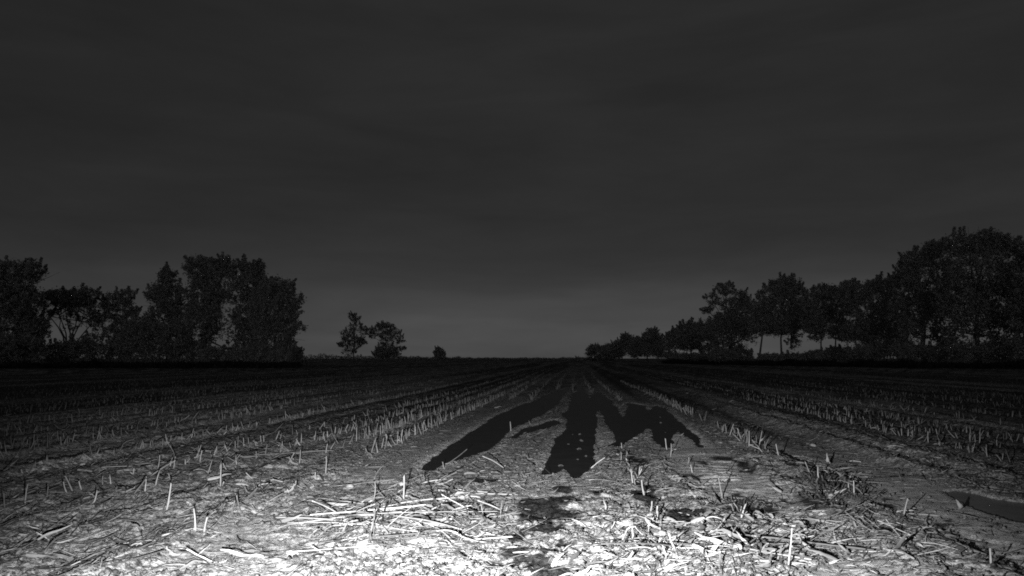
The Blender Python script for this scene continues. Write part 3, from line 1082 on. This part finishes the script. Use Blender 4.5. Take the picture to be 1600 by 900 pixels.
# -- loose stalks and leaves ------------------------------------------------
ZONES = [   # px, py, rx, ry, stalks, leaves, chaff, heap height, phrase
    (572, 815, 84, 38, 66, 34, 1000, .09, 'at the left end of the straw heap'),
    (700, 812, 84, 42, 70, 36, 1000, .10, 'at the right end of the straw heap'),
    (1190, 838, 150, 52, 62, 48, 1400, .07, 'in the tangled litter beside the treads'),
    (980, 850, 70, 48, 26, 22, 420, .05, 'around the near end of the stub line'),
    (1400, 845, 130, 48, 30, 20, 420, .04, 'below the grey puddle'),
    (210, 870, 200, 36, 22, 24, 500, .03, 'in the thin litter on bare soil'),
    (300, 708, 270, 40, 62, 26, 800, .05, 'among the broken left stubble'),
    (780, 735, 120, 24, 14, 10, 200, .03, 'between straw heap and dark water'),
    (1290, 760, 60, 34, 16, 12, 260, .05, 'in the dark weedy patch'),
    (460, 765, 90, 22, 12, 8, 200, .02, 'behind the straw heap'),
]
fb = {}


def lie(x, y, length, ang, lift, th):
    """a piece lying on the ground: its pose follows the soil at both ends"""
    dx, dy = math.cos(ang), math.sin(ang)
    x0, y0 = x - dx * length / 2, y - dy * length / 2
    x1, y1 = x + dx * length / 2, y + dy * length / 2
    zz = terrain(np.array([x0, x, x1]), np.array([y0, y, y1]))
    a = max(zz[0], WATER_Z) + th
    b = max(zz[2], WATER_Z) + th + lift
    mid = max(zz[1], WATER_Z) + th * .6
    if (a + b) / 2 < mid:
        e = mid - (a + b) / 2
        a += e
        b += e
    p0 = np.array([x0, y0, a]); p1 = np.array([x1, y1, b])
    return p0, p1 - p0


chaff_items = [[] for _ in range(len(LEAF_A) + 4)]
SLIVER_A = []
for i in range(4):
    rg = np.random.default_rng(800 + i)
    v, f = tube_arrays([(0, 0, 0), (rg.normal(0, .05), rg.normal(0, .05), .5), (0, 0, 1)], [.035, .05, .015], 3, False)
    SLIVER_A.append((np.array(v), f))


def add_chaff(x, y):
    x, y = float(x), float(y)
    ang = rnd.gauss(0, 1.0) if rnd.random() < .6 else rnd.uniform(0, 6.28)
    k = rnd.random()
    ln = rnd.uniform(.025, .10) if k < .74 else rnd.uniform(.08, .26)
    chaff_raw.append((x, y, ang, ln, k))


chaff_raw = []
for zi, (cx, cy, rx, ry, ns, nl, nch, heap, phrase) in enumerate(ZONES):
    pieces = []
    for kind, cnt in (('stalk', ns), ('leaf', nl)):
        done = tries = 0
        while done < cnt and tries < cnt * 30:
            tries += 1
            r = rnd.random() ** .6 * (1 if rnd.random() < .7 else 1.5)
            a = rnd.uniform(0, 6.283)
            px, py = cx + rx * r * math.cos(a), cy + ry * r * math.sin(a)
            if not (6 < px < 1594 and 590 < py < 893):
                continue
            x, y = at(px, py)
            s_, _ = pool_sd(np.array([x]), np.array([y]))
            if s_[0] < 0.05 or (rnd.random() < .85 and damp_mask(np.array([x]), np.array([y]))[0] > .4):
                continue
            pieces.append((kind, px, py, x, y, r))
            done += 1
    cnts = {}
    for kind, px, py, x, y, r in sorted(pieces, key=lambda q: q[1]):
        up = heap * max(0, 1 - r) if heap > .06 else 0
        if kind == 'stalk':
            big = rnd.random()
            ln = rnd.uniform(.45, 1.05) if big < (.20 if heap > .06 else .07) else rnd.uniform(.07, .34)
            ang = rnd.gauss(0.1, .75) if rnd.random() < .6 else rnd.uniform(0, 3.14)
            if rnd.random() < .5:
                ang += math.pi
            lift = 0.0
            if rnd.random() < (.45 if ln < .45 else .2):
                lift = rnd.uniform(.05, .7) * ln if ln < .45 else rnd.uniform(.03, .16) * ln
            p0, v = lie(x, y, ln, ang, lift, .012)
            p0[2] += up * rnd.random() - rnd.uniform(0, .015)
            o = link('maize_stalk', STALK_M[rnd.randrange(len(STALK_M))])
            wdt = rnd.uniform(.14, .50) * (.85 if ln < .4 else 1)
            pose(o, p0, rot_from_dir(v, rnd.uniform(0, 6.28)), wdt, np.linalg.norm(v))
            size = 'long' if ln > .42 else 'short' if ln < .18 else 'broken'
            how = 'propped up' if lift > .1 else 'lying'
        else:
            ln = rnd.uniform(.10, .32)
            ang = rnd.uniform(0, 6.28)
            lift = rnd.uniform(0, .4) * ln if rnd.random() < .5 else 0
            p0, v = lie(x, y, ln, ang, lift, .02)
            p0[2] += up * rnd.random()
            o = link('maize_leaf', LEAF_M[rnd.randrange(len(LEAF_M))])
            pose(o, p0, rot_from_dir(v, rnd.uniform(0, 6.28)), ln * rnd.uniform(.45, .8), np.linalg.norm(v))
            size = 'large' if ln > .24 else 'small' if ln < .15 else 'curled'
            how = 'raised' if lift > .06 else 'flat'
        g = rnd.uniform(.09, .24) * (1 if kind == 'stalk' else .75) if rnd.random() < .70 else rnd.uniform(.025, .06)
        o.color = (g, g, g, 1)
        tone = 'pale' if g > .08 else 'dark'
        cnts[kind] = cnts.get(kind, 0) + 1
        o['label'] = '%s %s %s, %s from the left %s' % (tone, size, 'maize ' + kind, ordinal(cnts[kind]), phrase)
        o['category'] = 'maize ' + kind
        o['group'] = 'loose maize %s on the soil' % ('stalks' if kind == 'stalk' else 'leaves')
    for _ in range(nch):
        r = math.sqrt(rnd.random()) * 1.15
        a = rnd.uniform(0, 6.283)
        px, py = cx + rx * r * math.cos(a), cy + ry * r * math.sin(a)
        if py < 575:
            continue
        add_chaff(*at(px, py))
# chaff everywhere else, thinning with distance and in the wheel tracks
n = 75000
yy = 4.3 * (34 / 4.3) ** NP.uniform(0, 1, n)
xx = NP.uniform(-.78, .78, n) * yy
tt = st(xx, yy)[1]
patch = fbm(xx * .7, yy * .45, 3, 77) + .08 * sstep(9, 14, yy)
keep = NP.uniform(0, 1, n) < sstep(.38, .62, patch) * .9 + .10
keep &= NP.uniform(0, 1, n) < .45 + .55 * sstep(5, 9, yy)
for tc, hw, _ in TRACKS:
    keep &= ~((np.abs(tt - tc) < hw) & (NP.uniform(0, 1, n) < .72))
for x, y in zip(xx[keep], yy[keep]):
    add_chaff(x, y)
cx_ = np.array([q[0] for q in chaff_raw]); cy_ = np.array([q[1] for q in chaff_raw])
ca_ = np.array([q[2] for q in chaff_raw]); cl_ = np.array([q[3] for q in chaff_raw])
dx_, dy_ = np.cos(ca_) * cl_ / 2, np.sin(ca_) * cl_ / 2
z0 = terrain(cx_ - dx_, cy_ - dy_); z1 = terrain(cx_ + dx_, cy_ + dy_)
s0_, _ = pool_sd(cx_, cy_)
dm_ = damp_mask(cx_, cy_)
for i, (x, y, a, ln, k) in enumerate(chaff_raw):
    if s0_[i] < 0.06 or (dm_[i] > .4 and i % 6):
        continue
    p0 = np.array([x - dx_[i], y - dy_[i], z0[i] + .006])
    v = np.array([2 * dx_[i], 2 * dy_[i], z1[i] - z0[i] + (rnd.uniform(0, .5) * ln if rnd.random() < .3 else 0)])
    g = rnd.uniform(.05, .17) if rnd.random() < .46 else rnd.uniform(.02, .07)
    if k < .55 or (k > .74 and k < .92):
        li = len(LEAF_A) + rnd.randrange(4)
        wd = rnd.uniform(.04, .12)
    else:
        li = rnd.randrange(len(LEAF_A))
        wd = ln * rnd.uniform(.4, .8)
    Rm = rot_from_dir(v, rnd.uniform(0, 6.28)) * np.array([wd, wd, np.linalg.norm(v)])[None, :]
    chaff_items[li].append((Rm, p0, g))
batch('maize_chaff', 'small scraps of chopped straw and leaf strewn over the soil', LEAF_A + SLIVER_A, chaff_items, M_CHAFF)


# -- bits afloat on the water, and a few pale lumps ---------------------------
def lump_arrays(rng, r):
    V, Fc = [], []
    nu, nvv = 8, 6
    sq = rng.uniform(.6, 1.1, 3)
    V.append((0, 0, -r * .6))
    for j in range(1, nvv):
        th = math.pi * j / nvv
        for i in range(nu):
            ph = 2 * math.pi * i / nu
            k = r * rng.uniform(.82, 1.15)
            V.append((k * sq[0] * math.sin(th) * math.cos(ph), k * sq[1] * math.sin(th) * math.sin(ph), -k * .65 * math.cos(th)))
    V.append((0, 0, r * .65))
    for i in range(nu):
        Fc.append((0, 1 + (i + 1) % nu, 1 + i))
    for j in range(nvv - 2):
        for i in range(nu):
            a = 1 + j * nu + i; b = 1 + j * nu + (i + 1) % nu
            Fc.append((a, b, b + nu, a + nu))
    l0 = 1 + (nvv - 2) * nu
    for i in range(nu):
        Fc.append((l0 + i, l0 + (i + 1) % nu, len(V) - 1))
    return V, Fc


FLOAT = [(888, 694), (895, 679), (908, 688), (909, 689), (905, 702), (916, 713), (902, 718), (876, 728), (906, 679), (852, 632), (940, 630), (1031, 652), (1032, 661), (1040, 676)]
for i, (px, py) in enumerate(sorted(FLOAT)):
    x, y = at(px, py, WATER_Z)
    rg = np.random.default_rng(900 + i)
    v, f = lump_arrays(rg, rg.uniform(.025, .055))
    o = link('mud_clod', mesh_from('mud_clod', v, f, M_CLOD), label='small soil clod standing in the dark water, %s from the left' % ordinal(i + 1),
             category='clod', group='soil clods standing in the dark water')
    o.location = (x, y, WATER_Z - .01)
    o.rotation_euler = (0, 0, rg.uniform(0, 6))
LUMPS = [(627, 757, 'pale stone on the smooth soil behind the straw heap', .055), (546, 760, 'flat pale stone beside the broken left stubble', .05),
         (1153, 866, 'round pale stone in the tangled litter', .05), (722, 781, 'pale stone at the back of the straw heap', .045),
         (1270, 694, 'stone at the edge of the smooth right track', .06), (1035, 838, 'pale stone between the stub line and the tangled litter', .05)]
for i, (px, py, lb, r) in enumerate(LUMPS):
    x, y = at(px, py)
    v, f = lump_arrays(np.random.default_rng(950 + i), r)
    o = link('stone', mesh_from('stone', v, f, M_STONE), label=lb, category='stone', group='stones on the soil')
    o.location = (x, y, ground_z(x, y) + r * .25)


# crumbs of soil scattered over the rough ground: nobody could count them


def ico(rg):
    p = (1 + 5 ** .5) / 2
    V = np.array([(-1, p, 0), (1, p, 0), (-1, -p, 0), (1, -p, 0), (0, -1, p), (0, 1, p), (0, -1, -p), (0, 1, -p), (p, 0, -1), (p, 0, 1), (-p, 0, -1), (-p, 0, 1)]) / 1.9
    V = V * rg.uniform(.6, 1.2, (12, 1)) * np.array([1.1, 1, .75])
    return V, [(0, 11, 5), (0, 5, 1), (0, 1, 7), (0, 7, 10), (0, 10, 11), (1, 5, 9), (5, 11, 4), (11, 10, 2), (10, 7, 6), (7, 1, 8), (3, 9, 4), (3, 4, 2), (3, 2, 6), (3, 6, 8), (3, 8, 9), (4, 9, 5), (2, 4, 11), (6, 2, 10), (8, 6, 7), (9, 8, 1)]


CR = [ico(np.random.default_rng(980 + i)) for i in range(7)]
n = 44000
yy = 4.3 * (30 / 4.3) ** NP.uniform(0, 1, n)
xx = NP.uniform(-.78, .78, n) * yy
zz, sd_, _, smo = terrain(xx, yy, True)
pt = fbm(xx * 1.3, yy * 1.0, 3, 171)
keep = (NP.uniform(0, 1, n) < (.15 + .85 * sstep(.42, .6, pt)) * (1 - .8 * smo)) & (sd_ > .05) & (damp_mask(xx, yy) < .4)
crumbs = [[] for _ in CR]
for x, y, z in zip(xx[keep], yy[keep], zz[keep]):
    r = .007 + .020 * rnd.random() ** 3
    d = np.array([rnd.gauss(0, .4), rnd.gauss(0, .4), 1.0])
    crumbs[rnd.randrange(len(CR))].append((rot_from_dir(d, rnd.uniform(0, 6.28)) * r, np.array([x, y, z + r * .25]), 1.0))
batch('soil_crumbs', 'loose crumbs of soil scattered over the rough field', CR, crumbs, M_CLOD)

# dark weeds growing in the clump beside the smooth track
WEEDS = [(1282, 752, 'dark weed tuft at the back of the clump beside the smooth track', .22), (1308, 764, 'largest dark weed tuft of the clump beside the smooth track', .30),
         (1330, 778, 'dark weed tuft at the track side of the clump', .22), (1292, 782, 'dark weed tuft at the near side of the clump', .24),
         (1318, 796, 'small dark weed tuft in front of the clump', .16), (1162, 786, 'low dark weed tuft behind the tangled litter', .20),
         (700, 776, 'low dark weed tuft behind the straw heap', .14)]
for i, (px, py, lb, r) in enumerate(WEEDS):
    x, y = at(px, py)
    rg = np.random.default_rng(1200 + i)
    root = link('weed_tuft', None, label=lb, category='weed', group='dark weeds in the field')
    root.location = (x, y, ground_z(x, y) - .01)
    V, Fq, T = [], [], []
    for _ in range(150):
        a = rg.uniform(0, 6.28)
        p = np.array([math.cos(a), math.sin(a), 0]) * r * rg.uniform(0, 1) ** .7
        d = np.array([math.cos(a), math.sin(a), 0]) * rg.uniform(.2, 1.2) + np.array([0, 0, rg.uniform(.35, 1.0)])
        ln = rg.uniform(.05, .13) * (r / .22) ** .5
        sd2 = np.cross(d, rg.normal(0, 1, 3)); sd2 /= np.linalg.norm(sd2)
        w_ = rg.uniform(.003, .008)
        o0 = len(V)
        m_ = p + d * ln * .6
        e_ = p + d * ln + np.array([0, 0, -.35 * ln])
        V += [p - sd2 * w_, p + sd2 * w_, m_ + sd2 * w_, m_ - sd2 * w_, e_]
        Fq += [(o0, o0 + 1, o0 + 2, o0 + 3), (o0 + 3, o0 + 2, o0 + 4)]
        T += [rg.uniform(.5, 1.3)] * 5
    link('leaves', mesh_from('weed_leaves', V, Fq, M_WEED, False, {'tone': T}), root)
